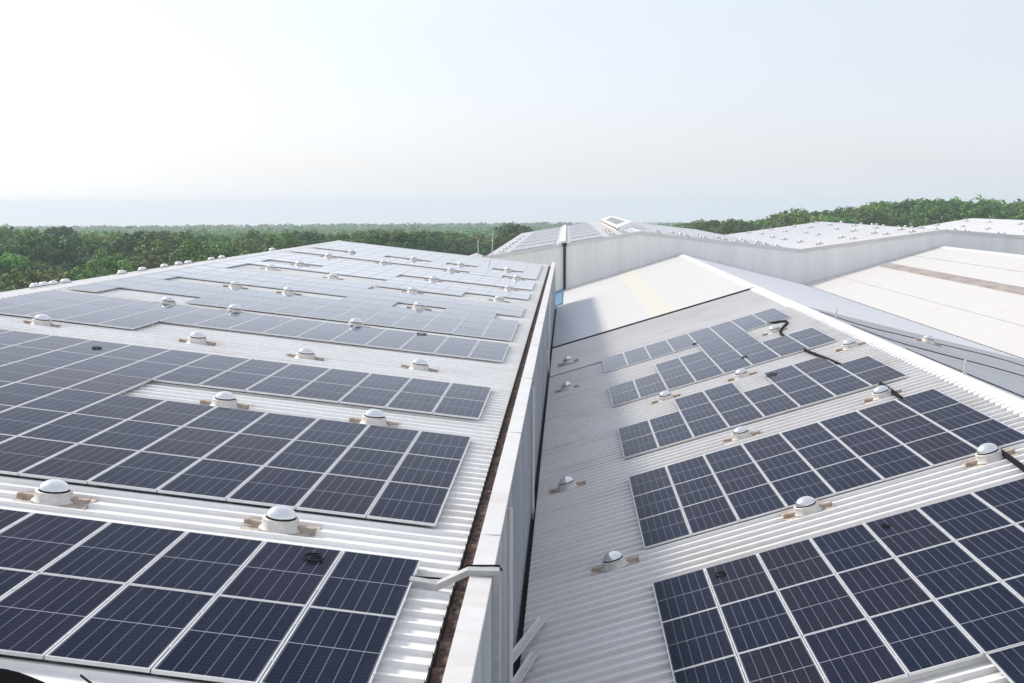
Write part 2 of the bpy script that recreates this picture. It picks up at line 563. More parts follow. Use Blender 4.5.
mb.prism([(-1.195, zcap - 0.25), (-1.195, zcap + 0.015), (-0.915, zcap), (-0.915, zcap - 0.07), (-0.925, zcap - 0.07), (-0.925, zcap - 0.02), (-1.18, zcap - 0.01), (-1.18, zcap - 0.25)], 'y', YN, YG + 0.08)
# joints of the coping lengths
for k in range(-1, 13):
    yj = 1.3 + k * 8.0
    mb.box(-1.1965, -0.9135, yj, yj + 0.05, zcap - 0.02, zcap + 0.0165)
in_lh(mb.build('coping', M['coping']))
mb = MB()
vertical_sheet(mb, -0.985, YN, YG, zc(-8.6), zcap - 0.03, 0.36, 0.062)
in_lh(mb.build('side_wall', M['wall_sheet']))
mb = MB()
mb.prism([(-1.24, zg - 0.03), (XRIDGE, zr - 0.02), (XRIDGE - 17, zfar - 0.02), (XRIDGE - 17, 0), (-1.0, 0), (-1.0, zg - 0.03)], 'y', YG - 0.25, YG - 0.02)
in_lh(mb.build('gable_wall', M['wall_far']))
mb = MB()
mb.box(XRIDGE - 17.1, XRIDGE - 16.9, YN, YG - 0.3, 0, zfar - 0.05)
in_lh(mb.build('back_wall', M['wall_far']))
mb = MB()                                      # light verge strip at the gable end
mb.prism([(-1.26, zg + 0.02), (XRIDGE, zr + 0.06), (XRIDGE, zr - 0.12), (-1.26, zg - 0.16)], 'y', YG + 0.002, YG + 0.10)
in_lh(mb.build('verge_trim', M['coping']))
for yb, zt in ((19.6, zcap - 0.17), (33.0, zcap - 0.17), (62.0, zcap - 0.17)):
    mb = MB()
    mb.tube([(-0.885, yb, zt), (-0.885, yb, zc(-8.5))], 0.045, 10)
    for z in (zc(-5.4), zc(-6.7)):
        mb.box(-1.0, -0.835, yb - 0.012, yb + 0.012, z, z + 0.04)
    in_lh(mb.build('downpipe', M['coping'], None))
mb = MB()
mb.box(-0.96, -0.80, 57.6, 58.0, zc(-7.35), zc(-6.75))
mb.box(-0.81, -0.79, 57.62, 57.98, zc(-7.33), zc(-6.77))
in_lh(mb.build('junction_box', M['coping']))
mb = MB()                                      # base flashing of the wall
mb.prism([(-0.97, zc(-7.75)), (-0.955, zc(-7.75)), (-0.945, zc(-8.02)), (-0.96, zc(-8.02))], 'y', YN, YG)
in_lh(mb.build('base_flashing', M['coping']))

# ---- right hall (lower, steeper)
YW = 118.5
XV, XRR = -0.80, 10.69
rh = empty('factory_hall', (10.69, 52, 0))
tag(rh, 'lower ribbed metal hall right of the dark valley, with a white ridge cap', 'factory hall')
def in_rh(o, p=None): o.parent = p or rh; o.matrix_parent_inverse = Matrix.Translation(-Vector(rh.location)); return o
zv, zrr = zR(XV) - DROP, zR(XRR) - DROP
XV2, ZV2 = 22.0, zc(-7.45)
mb = MB()
corrugated(mb, XV, zv, XRR, zrr, YN, 58.9, 0.41, 0.080)
corrugated(mb, XV, zv, XRR, zrr, 58.96, 71.4, 0.25, 0.022)
in_rh(mb.build('ribbed_roof', M['roof_grey']))
mb = MB()
corrugated(mb, XV, zv + 0.03, XRR, zrr + 0.03, 71.5, YW - 0.06, 0.8, 0.012)
in_rh(mb.build('smooth_roof', M['roof_pale']))
mb = MB()
mb.add([(XV, 71.36, zv + 0.005), (XRR, 71.36, zrr + 0.005), (XRR, 71.36, zrr + 0.085), (XV, 71.36, zv + 0.085), (XV, 71.5, zv + 0.005), (XRR, 71.5, zrr + 0.005), (XRR, 71.5, zrr + 0.085), (XV, 71.5, zv + 0.085)],
       [(0, 1, 2, 3), (3, 2, 6, 7), (7, 6, 5, 4), (0, 3, 7, 4), (1, 5, 6, 2)])
in_rh(mb.build('step_flashing', M['dark']))
mb = MB()
xb = 1.7
zb_ = zR(xb) - DROP
mb.add([(XV, 58.78, zv + 0.0), (xb, 58.78, zb_), (xb, 58.78, zb_ + 0.09), (XV, 58.78, zv + 0.09), (XV, 58.95, zv), (xb, 58.95, zb_), (xb, 58.95, zb_ + 0.09), (XV, 58.95, zv + 0.09)],
       [(0, 1, 2, 3), (3, 2, 6, 7), (7, 6, 5, 4), (0, 3, 7, 4), (1, 5, 6, 2)])
in_rh(mb.build('step_flashing', M['dark']))
mb = MB()
corrugated(mb, XRR, zrr, XV2, ZV2, YN, 60.0, 0.41, 0.02)
in_rh(mb.build('back_slope', M['roof_zinc']))
mb = MB()
corrugated(mb, XRR, zrr + 0.02, XV2, ZV2 + 0.02, 60.05, YW - 0.06, 0.8, 0.012)
in_rh(mb.build('pale_back_slope', M['roof_bluish']))
mb = MB()
ts = (zrr - ZV2) / (XV2 - XRR)
mb.prism([(XRR - 0.42, zrr - 0.42 * tR + 0.06), (XRR, zrr + 0.10), (XRR + 0.42, zrr - 0.42 * ts + 0.06), (XRR + 0.42, zrr - 0.42 * ts - 0.02), (XRR, zrr + 0.04), (XRR - 0.42, zrr - 0.42 * tR - 0.02)], 'y', YN, YW - 0.1)
in_rh(mb.build('ridge_cap', M['coping']))
# translucent strip and lap lines of the far smooth part
def slab_R(mb, xa, xb_, ya, yb_, dz):
    za, zb2 = zR(xa) - DROP + dz, zR(xb_) - DROP + dz
    mb.quad((xa, ya, za), (xb_, ya, zb2), (xb_, yb_, zb2), (xa, yb_, za))
mb = MB(); slab_R(mb, 4.75, 6.15, 71.55, YW - 0.1, 0.048)
in_rh(mb.build('skylight_sheet', M['skylight_sheet']))
mb = MB(); slab_R(mb, XV + 0.02, 2.05, 71.55, 100.5, 0.047)  # darker blue-grey strip along the valley side of the smooth roof
in_rh(mb.build('blue_grey_sheet', M['sheet_blue_grey']))
mb = MB()
for x_ in (2.05, 4.72, 6.16): slab_R(mb, x_, x_ + 0.045, 71.55, YW - 0.1, 0.052)
in_rh(mb.build('sheet_lap', M['roof_zinc']))
mb = MB()
mb.box(-0.955, XV - 0.0, YN, 101.2, zv - 0.22, zv - 0.18)
mb.box(XV - 0.012, XV, YN, 101.2, zv - 0.2, zv - 0.006)
in_rh(mb.build('valley_gutter', M['dark']))
mb = MB()
mb.prism([(-1.05, zv - 0.12), (-0.35, zv + 0.19), (-0.35, zv + 0.24), (-0.42, zv + 0.26), (-0.98, zv + 0.02), (-1.05, zv + 0.0)], 'y', 101.4, YW - 0.1)
in_rh(mb.build('blue_gutter', M['blue_paint']))
mb = MB()
mb.box(XV2 - 0.10, XV2 + 0.06, YN, YW - 0.1, ZV2 - 0.05, ZV2 + 0.035)
in_rh(mb.build('back_gutter', M['dark']))
mb = MB()
mb.box(-0.99, -0.75, 101.3, YW, 0, zv - 0.25)
in_rh(mb.build('side_wall', M['wall_far']))

# ---- pale hall to the right
ph = empty('factory_hall', (34.4, 52, 0))
tag(ph, 'hall with a plain cream roof at the right, a brown strip along it', 'factory hall')
def in_ph(o): o.parent = ph; o.matrix_parent_inverse = Matrix.Translation(-Vector(ph.location)); return o
XT, ZT = 34.4, zc(-3.90)
mb = MB()
tt = (ZT - ZV2) / (XT - XV2 - 0.06)
corrugated(mb, XV2 + 0.06, ZV2, XT, ZT, YN, YW - 0.06, 1.0, 0.010)
corrugated(mb, XT, ZT, XT + 12, ZT - 3.0, YN, YW - 0.06, 1.0, 0.010)
in_ph(mb.build('roof', M['roof_cream']))
mb = MB()
mb.prism([(XT - 0.3, ZT - 0.3 * tt + 0.04), (XT, ZT + 0.07), (XT + 0.3, ZT - 0.02), (XT + 0.3, ZT - 0.07), (XT, ZT + 0.02), (XT - 0.3, ZT - 0.3 * tt - 0.02)], 'y', YN, YW - 0.1)
in_ph(mb.build('ridge_cap', M['coping']))
mb = MB()
def zT(x): return ZV2 + (x - XV2 - 0.06) * tt
mb.prism([(28.35, zT(28.35) + 0.01), (28.35, zT(28.35) + 0.10), (29.25, zT(29.25) + 0.07), (29.25, zT(29.25) + 0.01)], 'y', YN, YW - 2.5)
in_ph(mb.build('walkway_strip', M['brown_strip']))
mb = MB()
mb.box(XT + 11.8, XT + 12.0, YN, YW - 0.1, 0, ZT - 3.05)
in_ph(mb.build('side_wall', M['wall_far']))
mb = MB()
for x_ in (24.9, 31.6): mb.quad((x_, YN, zT(x_) + 0.03), (x_ + 0.09, YN, zT(x_ + 0.09) + 0.03), (x_ + 0.09, YW - 0.1, zT(x_ + .09) + 0.03), (x_, YW - 0.1, zT(x_) + 0.03))
in_ph(mb.build('sheet_lap', M['roof_zinc']))

# ---- far hall: saw of two gables
fh = empty('factory_hall', (6.8, 165, 0))
tag(fh, 'higher white hall at the back with two low gables and a black downpipe', 'factory hall')
def in_fh(o): o.parent = fh; o.matrix_parent_inverse = Matrix.Translation(-Vector(fh.location)); return o
YB = 214.0
prof = [(-7.7, zc(-4.95)), (6.8, zc(-2.62)), (21.6, zc(-4.26)), (34.8, zc(-2.42)), (46.8, zc(-3.35)), (55.1, zc(-1.95)), (76.0, zc(-2.75))]
mb = MB()
gable_sheet(mb, prof, 0.0, YW)
mb.box(-7.75, -7.6, YW, YB, 0, zc(-5.0))
mb.box(75.9, 76.05, YW, 176, 0, zc(-2.85))
in_fh(mb.build('front_wall', M['wall_far']))
mb = MB()
for (a, za), (c, zb2) in zip(prof, prof[1:]):
    corrugated(mb, a, za + 0.0, c, zb2 + 0.0, YW + 0.2, YB if a < 20 else 176.0, 0.8, 0.03)
in_fh(mb.build('roof', M['roof_far']))
for (a, za), (c, zb2), (a2, c2) in zip(prof, prof[1:], ((-7.8, -0.42), (6.8, 21.6), (21.6, 34.8), (34.8, 46.8), (46.8, 55.1), (55.1, 76.1))):
    spans = [(-7.8, -0.38), (-0.08, 6.8)] if a < 0 else [(a2, c2)]
    for p_, q_ in spans:
        f1 = za + (zb2 - za) * (p_ - a) / (c - a); f2 = za + (zb2 - za) * (q_ - a) / (c - a)
        mb = MB()
        mb.prism([(p_, f1 - 0.22), (q_, f2 - 0.22), (q_, f2 + 0.10), (p_, f1 + 0.10)], 'y', YW - 0.08, YW + 0.22)
        in_fh(mb.build('coping', M['coping']))
mb = MB()
mb.tube([(-0.23, YW - 0.14, zc(-3.62)), (-0.23, YW - 0.14, zc(-8.1))], 0.12, 10)
mb.box(-0.45, -0.02, YW - 0.3, YW - 0.04, zc(-3.9), zc(-3.62))
in_fh(mb.build('downpipe', M['dark']))
mb = MB()
mb.prism([(-0.75, zc(-3.9)), (-0.75, zc(-3.55)), (-0.15, zc(-3.45)), (-0.15, zc(-3.9))], 'y', YW + 1.5, YB)
in_fh(mb.build('fire_wall', M['coping']))
mb = MB()
mb.box(-7.95, -7.78, YW, YB, zc(-5.15), zc(-4.93))
in_fh(mb.build('gutter', M['dark']))
# raised ridge vent
mb = MB()
mb.prism([(5.2, zc(-3.1)), (8.4, zc(-3.1)), (8.4, zc(-2.42)), (6.85, zc(-1.85)), (5.2, zc(-2.52))], 'y', 136, 202)
mon = in_fh(mb.build('roof_monitor', M['roof_far']))
mb = MB()
mb.box(5.10, 5.19, 136, 202, zc(-2.66), zc(-2.50))
in_fh(mb.build('rusty_eave', M['rust']))
mb = MB()
for x0_, x1_, n in ((-7.8, 6.8, 0),):
    mb.box(6.6, 7.0, YW + 0.3, 135.8, zc(-2.60), zc(-2.52))
in_fh(mb.build('ridge_cap', M['coping']))

# low white roof just beyond the left hall
sh = empty('low_shed', (-11.2, 138, -0.9))
tag(sh, 'small low white shed roof peeking out beside the back hall eave', 'shed')
mb = MB()
mb.prism([(-3.2, 11.6), (0, 12.9), (3.4, 11.6), (3.4, 11.45), (0, 12.75), (-3.2, 11.45)], 'y', -11, 18)
mb.build('roof', M['roof_pale'], sh)
mb = MB()
mb.prism([(-3.0, 0), (3.2, 0), (3.2, 11.5), (0, 12.7), (-3.0, 11.5)], 'y', -10.8, 17.8)
mb.build('wall', M['wall_far'], sh)

# ------------------------------------------------------------------ solar panels
def panel_meshes():
    fw, th = 0.021, 0.04
    f = MB()
    X, Y = PW / 2, PL_ / 2
    f.box(-X, -X + fw, -Y, Y, -th, 0)
    f.box(X - fw, X, -Y, Y, -th, 0)
    f.box(-X + fw, X - fw, -Y, -Y + fw, -th, 0)
    f.box(-X + fw, X - fw, Y - fw, Y, -th, 0)
    for sy in (-0.55, 0.55):                    # mid clamps on the long sides
        f.box(X - 0.012, X + 0.014, sy - 0.03, sy + 0.03, -0.01, 0.007)
    for sy in (-0.55, 0.55):                    # rails under the module
        f.box(-X - 0.012, X + 0.002, sy - 0.02, sy + 0.02, -th - 0.045, -th - 0.001)
    c = MB()
    c.box(-X + fw, X - fw, -Y + fw, Y - fw, -0.012, -0.004)
    return f, c
fm, cm = panel_meshes()
proto = empty('solar_panel', (0, 0, 0))
fm.build('frame', M['alu'], proto)
cm.build('cell_sheet', M['pv'], proto)

PITCH_X, PITCH_Y = 1.05, 2.346
ALL = range(15)
def without(*xs): return [c for c in ALL if c not in xs]
Lrows = [(11.60, range(0, 10)), (13.95, range(0, 10)),
         (18.18, range(0, 12)), (20.53, range(0, 12)), (22.87, range(0, 13)),
         (25.15, range(7, 14)), (27.46, ALL), (29.80, ALL),
         (32.95, [14]), (35.32, range(10, 15)), (37.66, ALL), (40.01, ALL),
         (43.6, without(11, 12, 13)), (45.95, ALL), (48.3, ALL), (50.65, [1, 2, 5, 6, 14]),
         (53.0, ALL), (55.35, ALL), (57.7, range(7, 15)), (60.15, [3, 4, 5, 6, 14]), (62.5, [0, 1, 2, 3, 4, 5, 6, 14]),
         (64.85, ALL), (67.2, [7, 8, 9, 10, 14]), (69.6, ALL), (71.95, ALL), (74.3, ALL), (77.0, [2, 3]),
         (79.4, ALL), (81.75, ALL), (84.1, [0, 3, 6, 10, 11]), (86.5, ALL), (88.85, ALL), (91.2, ALL), (93.55, ALL), (95.9, ALL)]
R8 = range(8)
Rrows = [(14.47, range(4, 8)), (16.84, R8), (19.19, R8), (21.54, R8), (26.4, R8), (28.75, R8), (31.1, R8),
         (36.02, R8), (38.37, R8), (40.72, [2, 3, 5, 6]), (45.4, R8), (47.75, R8), (50.15, [2, 3, 4, 5]), (52.45, [4, 5]),
         (54.72, R8), (57.07, R8)]
items = []
for ri, (y0, cs) in enumerate(Lrows):
    for k, c in enumerate(sorted(cs)):
        s = (c + 0.5) * PITCH_X
        x = XL0 - s * math.cos(SL)
        items.append(('L', ri, k, Vector((x, y0 + PITCH_Y / 2, zL(x)))))
for ri, (y0, cs) in enumerate(Rrows):
    for k, c in enumerate(sorted(cs)):
        s = (c + 0.5) * PITCH_X
        x = XR0 + s * math.cos(SR)
        items.append(('R', ri, k, Vector((x, y0 + PITCH_Y / 2, zR(x)))))
cm_inv = (Matrix.Translation(cam.location) @ cam.rotation_euler.to_matrix().to_4x4()).inverted()
def proj(p):
    q = cm_inv @ p
    return 512 + 1262.3 * q.x / -q.z, 341.5 - 1262.3 * q.y / -q.z, -q.z
def size_key(it):
    u, v, d = proj(it[3])
    if d < 1: return -1
    inside = -60 < u < 1084 and 150 < v < 760
    nx = math.sin(SL) if it[0] == 'L' else -math.sin(SR)
    nz = math.cos(SL) if it[0] == 'L' else math.cos(SR)
    w_ = (cam.location - it[3])
    fac = (w_.x * nx + w_.z * nz) / w_.length
    return fac / d ** 2 * (1 if inside else 1e-4)
items.sort(key=size_key, reverse=True)
big, rest = items[:300], items[300:]
Lk = [r for r in range(len(Lrows))]
rngp = random.Random(2)
for n, (side, ri, k, p) in enumerate(big):
    o = proto if n == 0 else copy_tree(proto)
    o.location = p
    o.rotation_euler = (rngp.uniform(-.0015, .0015), SL if side == 'L' else -SR, 0)
    if side == 'L':
        o['label'] = '%s solar panel from the gutter in the %s panel row of the left roof' % (ORD[k], 'nearest' if ri == 0 else ORD[ri] + ' nearest')
        o['group'] = 'solar panels on the left roof'
    else:
        o['label'] = '%s solar panel from the valley in the %s panel row of the right roof' % (ORD[k], 'nearest' if ri == 0 else ORD[ri] + ' nearest')
        o['group'] = 'solar panels on the right roof'
    o['category'] = 'solar panel'
# the far modules, too many to single out
far = MB()
tmpl = MB(); tmpl.v = list(fm.v); tmpl.f = list(fm.f)
farc_v, farc_f = [], []
fr_idx = []
def put(side, p, rotm):
    for src, mi in ((fm, 0), (cm, 1)):
        b = len(far.v)
        far.v += [tuple(p + rotm @ Vector(q)) for q in src.v]
        far.f += [tuple(b + i for i in q) for q in src.f]
        fr_idx.extend([mi] * len(src.f))
rotL, rotR = Matrix.Rotation(SL, 3, 'Y'), Matrix.Rotation(-SR, 3, 'Y')
for side, ri, k, p in rest:
    put(side, p, rotL if side == 'L' else rotR)
# modules on the far hall
sf = (2.33) / 14.5
rotF = Matrix.Rotation(-math.atan(sf), 3, 'Y')
for blk in ((-5.4, 4), (0.3, 3)):
    for j in range(36):
        if j % 5 == 4: continue
        for i in range(blk[1]):
            x = blk[0] + (i + 0.5) * 1.05
            y = YW + 3 + j * 2.5
            put('F', Vector((x, y, zc(-4.95) + (x + 7.7) * sf + 0.14)), rotF)
for j in range(9):
    x = 6.05
    put('F', Vector((x, 146 + j * 5, zc(-2.52) + (x - 5.2) * 0.406 + 0.1)), Matrix.Rotation(-math.atan(0.406), 3, 'Y'))
me = far.mesh('solar_panel_field', M['alu'])
mv, nt, b = new_mat('pv_far')
f = noise(nt, 0.25, detail=3)
nt.links.new(ramp(nt, f, [(0.3, (0.012, 0.017, 0.036)), (0.7, (0.022, 0.022, 0.040))]), b.inputs['Base Color'])
ar_glass(mv, nt, b)
me.materials.append(mv)
me.polygons.foreach_set('material_index', fr_idx)
o = bpy.data.objects.new('solar_panel_field', me)
col.objects.link(o)
tag(o, 'far rows of dark solar panels near the gable end and on the back hall', 'solar panels', 'distant solar panels', 'stuff')

# ------------------------------------------------------------------ skylight domes
dome_root = empty('skylight_dome')
mb = MB(); mb.box(-0.68, 0.68, -0.49, 0.49, -0.02, 0.012)
mb.box(-0.68, 0.68, -0.06, 0.066, 0.012, 0.12)
mb.build('flashing', M['flashing'], dome_root)
mb = MB(); mb.lathe([(0.42, 0.012), (0.39, 0.055), (0.35, 0.085), (0.335, 0.21), (0.34, 0.218), (0.335, 0.235), (0.27, 0.239)], 28)
mb.build('collar', M['collar'], dome_root, True)
mb = MB(); mb.lathe([(0.268, 0.236), (0.288, 0.242), (0.288, 0.253), (0.272, 0.260)], 28)
mb.build('seal_ring', M['black_rubber'], dome_root)
mb = MB(); mb.lathe([(0.278 * math.cos(a), 0.262 + 0.192 * math.sin(a)) for a in [i * math.pi / 2 / 9 * 0.985 for i in range(10)]], 28)
mb.build('dome', M['dome'], dome_root, True)
first_dome = [True]
rngdome = random.Random(12)
def dome(x, y, z, rot, label, group, sc=0.76):
    if first_dome[0]:
        o = dome_root; first_dome[0] = False
    else:
        o = copy_tree(dome_root)
    if y < 58.5:                                   # the plate straddles one rib
        y = YN + 0.41 * (round((y - YN) / 0.41 - 0.86) + 0.86)
    o.location = (x, y, z); o.rotation_euler = (0, rot, 0); o.scale = (sc, sc, sc * rngdome.uniform(0.92, 1.06))
    o.rotation_euler = (rngdome.uniform(-.03, .03), rot + rngdome.uniform(-.02, .02), rngdome.uniform(-.05, .05))
    tag(o, label, 'skylight', group)
    return o
Ldomes = [[(-4.05, 17.35), (-7.3, 17.35), (-10.4, 17.35)], [(-4.03, 26.1), (-7.18, 26.1)],
          [(-4.08, 34.5), (-7.17, 34.3), (-10.29, 34.4), (-14.68, 34.5)],
          [(-7.23, 42.95), (-11.41, 42.95), (-13.72, 42.95)],
          [(-6.11, 51.75), (-11.52, 51.75), (-13.75, 51.75)],
          [(-3.25, 60.3), (-7.3, 59.4), (-11.63, 62.3), (-15.0, 63.4)],
          [(-3.14, 68.4), (-7.25, 68.4), (-14.6, 68.5)],
          [(-3.1, 78.0), (-7.15, 78.0), (-11.38, 78.0), (-14.83, 78.1)],
          [(-3.99, 85.3), (-7.18, 85.3), (-10.38, 85.3), (-14.6, 85.3)]]
for r_, row in enumerate(Ldomes):
    for k, (x, y) in enumerate(row):
        dome(x, y, zL(x) - DROP + 0.012, SL, '%s domed skylight from the gutter in the %s dome row of the left roof' % (ORD[k], 'nearest' if r_ == 0 else ORD[r_] + ' nearest'), 'skylight domes on the left roof')
def ray_x(u, v, x):
    d = cam.rotation_euler.to_matrix() @ Vector(((u - 512) / 1262.3, (341.5 - v) / 1262.3, -1))
    t = x / d.x
    return t * d.y
for k, (u, xx) in enumerate(((33, -19.9), (42, -20.6), (53, -20.9), (65, -19.9), (122, -19.8), (143, -20.2), (165, -20.8), (179.5, -20.4), (189, -19.9), (212, -20.8), (222.6, -20.3), (273, -20.2))):
    y = ray_x(u, 270, xx)
    dome(xx, y, zr - 0.15 * (XRIDGE - xx) - 0.06, -0.15, '%s white domed skylight along the far side of the left ridge, counted from the left' % ORD[k], 'skylight domes behind the left ridge')
Rd = [(1.05, 25.96, 'silver domed skylight on a rusty plate, nearest to the valley on the right roof'),
      (5.03, 25.96, 'domed skylight between the two nearest right panel blocks, left of two'),
      (8.72, 25.96, 'domed skylight between the two nearest right panel blocks, beside the black hose'),
      (0.06, 34.6, 'small silver domed skylight near the valley, level with the second right panel block'),
      (4.85, 34.75, 'domed skylight between the second and third right panel blocks, left of two'),
      (8.65, 34.75, 'domed skylight between the second and third right panel blocks, beside a short hose'),
      (3.5, 44.2, 'domed skylight between the third and fourth right panel blocks, left of three'),
      (6.14, 44.2, 'domed skylight between the third and fourth right panel blocks, middle of three'),
      (9.75, 43.4, 'domed skylight just below the white ridge cap, right of three'),
      (8.58, 52.3, 'domed skylight in the notch of the farthest right panel block, beside a black hose'),
      (0.05, 53.4, 'silver domed skylight near the valley, before the dark step line'),
      (0.10, 62.4, 'silver domed skylight near the valley, behind the dark step line')]
for x, y, lb in Rd:
    dome(x, y, zR(x) - DROP + 0.035, -SR, lb, 'skylight domes on the right roof')
zs = lambda x: zrr - (x - XRR) * ts
dome(14.7, 51.7, zs(14.7) + 0.02, math.atan(ts), 'single domed skylight on the grey back slope beyond the right ridge', 'skylight domes on the right roof')
# domes of the far hall
rngd = random.Random(5)
def far_z(x):
    for (a, za), (c, zb2) in zip(prof, prof[1:]):
        if a <= x <= c: return za + (zb2 - za) * (x - a) / (c - a)
k = 0
for r_, y in enumerate((122.5, 130, 139, 149, 160, 171)):
    for x in (24.2, 27.4, 30.6, 33.4, 36.6, 40.2, 44.0, 49.5, 53.0):
        xx = x + rngd.uniform(-.5, .5)
        dome(xx, y + rngd.uniform(-1.5, 1.5), far_z(xx) + 0.04, 0, 'tiny domed skylight dotting the white right-hand gable roofs of the back hall', 'skylight domes on the back right gable roof', 0.55)
for x in (9.0, 11.2, 13.4, 15.6, 17.8, 19.8):
    for y in (121, 126, 133):
        xx = x + rngd.uniform(-.4, .4)
        dome(xx, y + rngd.uniform(-1.5, 1.5), far_z(xx) + 0.04, 0, 'tiny domed skylight crowded along the right slope behind the back hall parapet', 'skylight domes behind the back parapet', 0.55)
for y in (124, 131, 138, 147, 156, 168, 182):
    dome(-6.3, y, far_z(-6.3) + 0.04, 0, 'tiny domed skylight in the line along the back hall left eave', 'skylight domes along the back left eave', 0.55)
for y in (122, 128, 136, 146):
    for x in (4.4, 5.6):
        dome(x, y, far_z(x) + 0.04, 0, 'tiny domed skylight in the double line below the back hall ridge', 'skylight domes below the back ridge', 0.55)

# ------------------------------------------------------------------ small things on the roofs
t = empty('cable_duct', (-1.4, 15.4, zL(-1.4)))
tag(t, 'galvanised metal cable duct crossing the left gutter and running down the wall', 'cable duct')
mb = MB()
zd = zL(-1.7) - zL(-1.4) - 0.02
def seg(mb, p, q, w, h):
    p, q = Vector(p), Vector(q)
    up = Vector((0, 1, 0)); d = (q - p).normalized(); nrm = d.cross(up).normalized()
    vs = []
    for P in (p, q):
        for a, c in ((-1, 0), (1, 0), (1, 1), (-1, 1)):
            vs.append(P + up * (a * w / 2) + nrm * (c * h))
    mb.add(vs, [(0, 1, 2, 3), (7, 6, 5, 4), (0, 4, 5, 1), (1, 5, 6, 2), (2, 6, 7, 3), (3, 7, 4, 0)])
cz = zcap - zL(-1.4)
zl_ = zL(-1.96) - zL(-1.4)
line = [(-0.56, zl_ - 0.06), (-0.20, -0.055), (0.19, cz + 0.012), (0.57, cz + 0.008)]
top = [(-0.555, zl_ + 0.02), (-0.215, 0.028), (0.175, cz + 0.085), (0.57, cz + 0.08)]
for k in range(3):
    (x0, z0), (x1, z1), (x2, z2), (x3, z3) = line[k], line[k + 1], top[k + 1], top[k]
    b = len(mb.v)
    mb.v += [(x0, -.085, z0), (x1, -.085, z1), (x2, -.085, z2), (x3, -.085, z3), (x0, .085, z0), (x1, .085, z1), (x2, .085, z2), (x3, .085, z3)]
    mb.f += [tuple(b + q for q in f_) for f_ in ((0, 1, 2, 3), (7, 6, 5, 4), (3, 2, 6, 7), (1, 0, 4, 5))]
    if k == 0: mb.f.append((b + 0, b + 3, b + 7, b + 4))
    if k == 2: mb.f.append((b + 1, b + 5, b + 6, b + 2))
mb.build('roof_channel', M['galv'], t)
mb = MB(); mb.box(0.492, 0.572, -0.087, 0.087, -3.25, cz + 0.006)
mb.build('wall_channel', M['galv'], t)
mb = MB(); mb.tube([(-0.55, 0.125, zL(-1.96) - zL(-1.4) - 0.0), (-0.06, 0.125, 0.03), (0.16, 0.115, cz + 0.085), (0.56, 0.115, cz + 0.09), (0.60, 0.10, cz + 0.03)], 0.014, 6)
mb.build('cable', M['black_rubber'], t)

def tube_thing(name, pts, r, mat, label, cat, group=None, n=8):
    c = Vector(pts[0])
    o = MB().tube([Vector(p) - c for p in pts], r, n).build(name, mat, None, True)
    o.location = c
    return tag(o, label, cat, group)
def onR(x, y, dz=0.0): return (x, y, zR(x) - DROP + RIB + dz)
hose = 'black hoses between the right panel blocks'
def bend(pts, k=4):
    """smooth a polyline by midpoint refinement"""
    pts = [Vector(p) for p in pts]
    for _ in range(2):
        q = [pts[0]]
        for a, c in zip(pts, pts[1:]):
            q += [a * 0.75 + c * 0.25, a * 0.25 + c * 0.75]
        q.append(pts[-1]); pts = q
    return pts
tube_thing('cable_hose', bend([onR(8.7, 54.9, .05), onR(9.25, 54.4, .06), onR(9.38, 53.6, .06), onR(8.85, 52.2, .06), onR(8.62, 51.2, .06), onR(8.6, 50.2, .05)]), 0.058, M['black_rubber'], 'curved thick black hose beside the farthest right panel block', 'hose', hose)
tube_thing('cable_hose', bend([onR(8.55, 45.5, .05), onR(8.6, 44.2, .06), onR(8.72, 42.4, .06), onR(8.8, 40.7, .05)]), 0.058, M['black_rubber'], 'straight black hose linking the third and fourth right panel blocks', 'hose', hose)
tube_thing('cable_hose', bend([onR(8.95, 36.1, .05), onR(8.93, 34.8, .05), onR(8.86, 33.4, .05)]), 0.058, M['black_rubber'], 'short black hose behind the skylight between second and third right panel blocks', 'hose', hose)
tube_thing('cable_hose', bend([onR(8.98, 26.5, .05), onR(8.95, 25.4, .05), onR(8.84, 23.8, .05)]), 0.058, M['black_rubber'], 'nearest thick black hose at the right edge of the photo', 'hose', hose)

def onS(x, y): return (x, y, zs(x) + 0.05)
cg = 'black cables on the grey back slope'
tube_thing('power_cable', bend([onS(11.25, 56.5), onS(12.2, 52.3), onS(13.5, 52.7), onS(15.8, 53.5), onS(18.4, 54.2), onS(18.9, 51.0), onS(20.2, 46)]), 0.017, M['black_rubber'], 'upper black cable strung across the grey back slope beyond the ridge', 'cable', cg)
tube_thing('power_cable', bend([onS(11.25, 50.2), onS(11.6, 45.2), onS(13.3, 44.4), onS(14.7, 44.2), onS(15.6, 43.2), onS(17, 40)]), 0.017, M['black_rubber'], 'middle black cable strung across the grey back slope beyond the ridge', 'cable', cg)
tube_thing('power_cable', bend([onS(11.2, 42), onS(11.3, 38), onS(11.4, 34.5), onS(11.5, 31.5), onS(11.7, 28)]), 0.017, M['black_rubber'], 'lowest black cable lying just behind the white right ridge cap', 'cable', cg)

for y, lb in ((50.9, 'farther of two short white posts standing on the right ridge cap'), (34.4, 'nearer of two short white posts standing on the right ridge cap')):
    mb = MB(); mb.box(-0.05, 0.05, -0.05, 0.05, 0, 0.03); mb.tube([(0, 0, 0.03), (0.02, 0, 0.42)], 0.03, 8)
    o = mb.build('ridge_post', M['collar']); o.location = (XRR + 0.08, y, zrr + 0.085)
    tag(o, lb, 'post', 'posts on the right ridge')

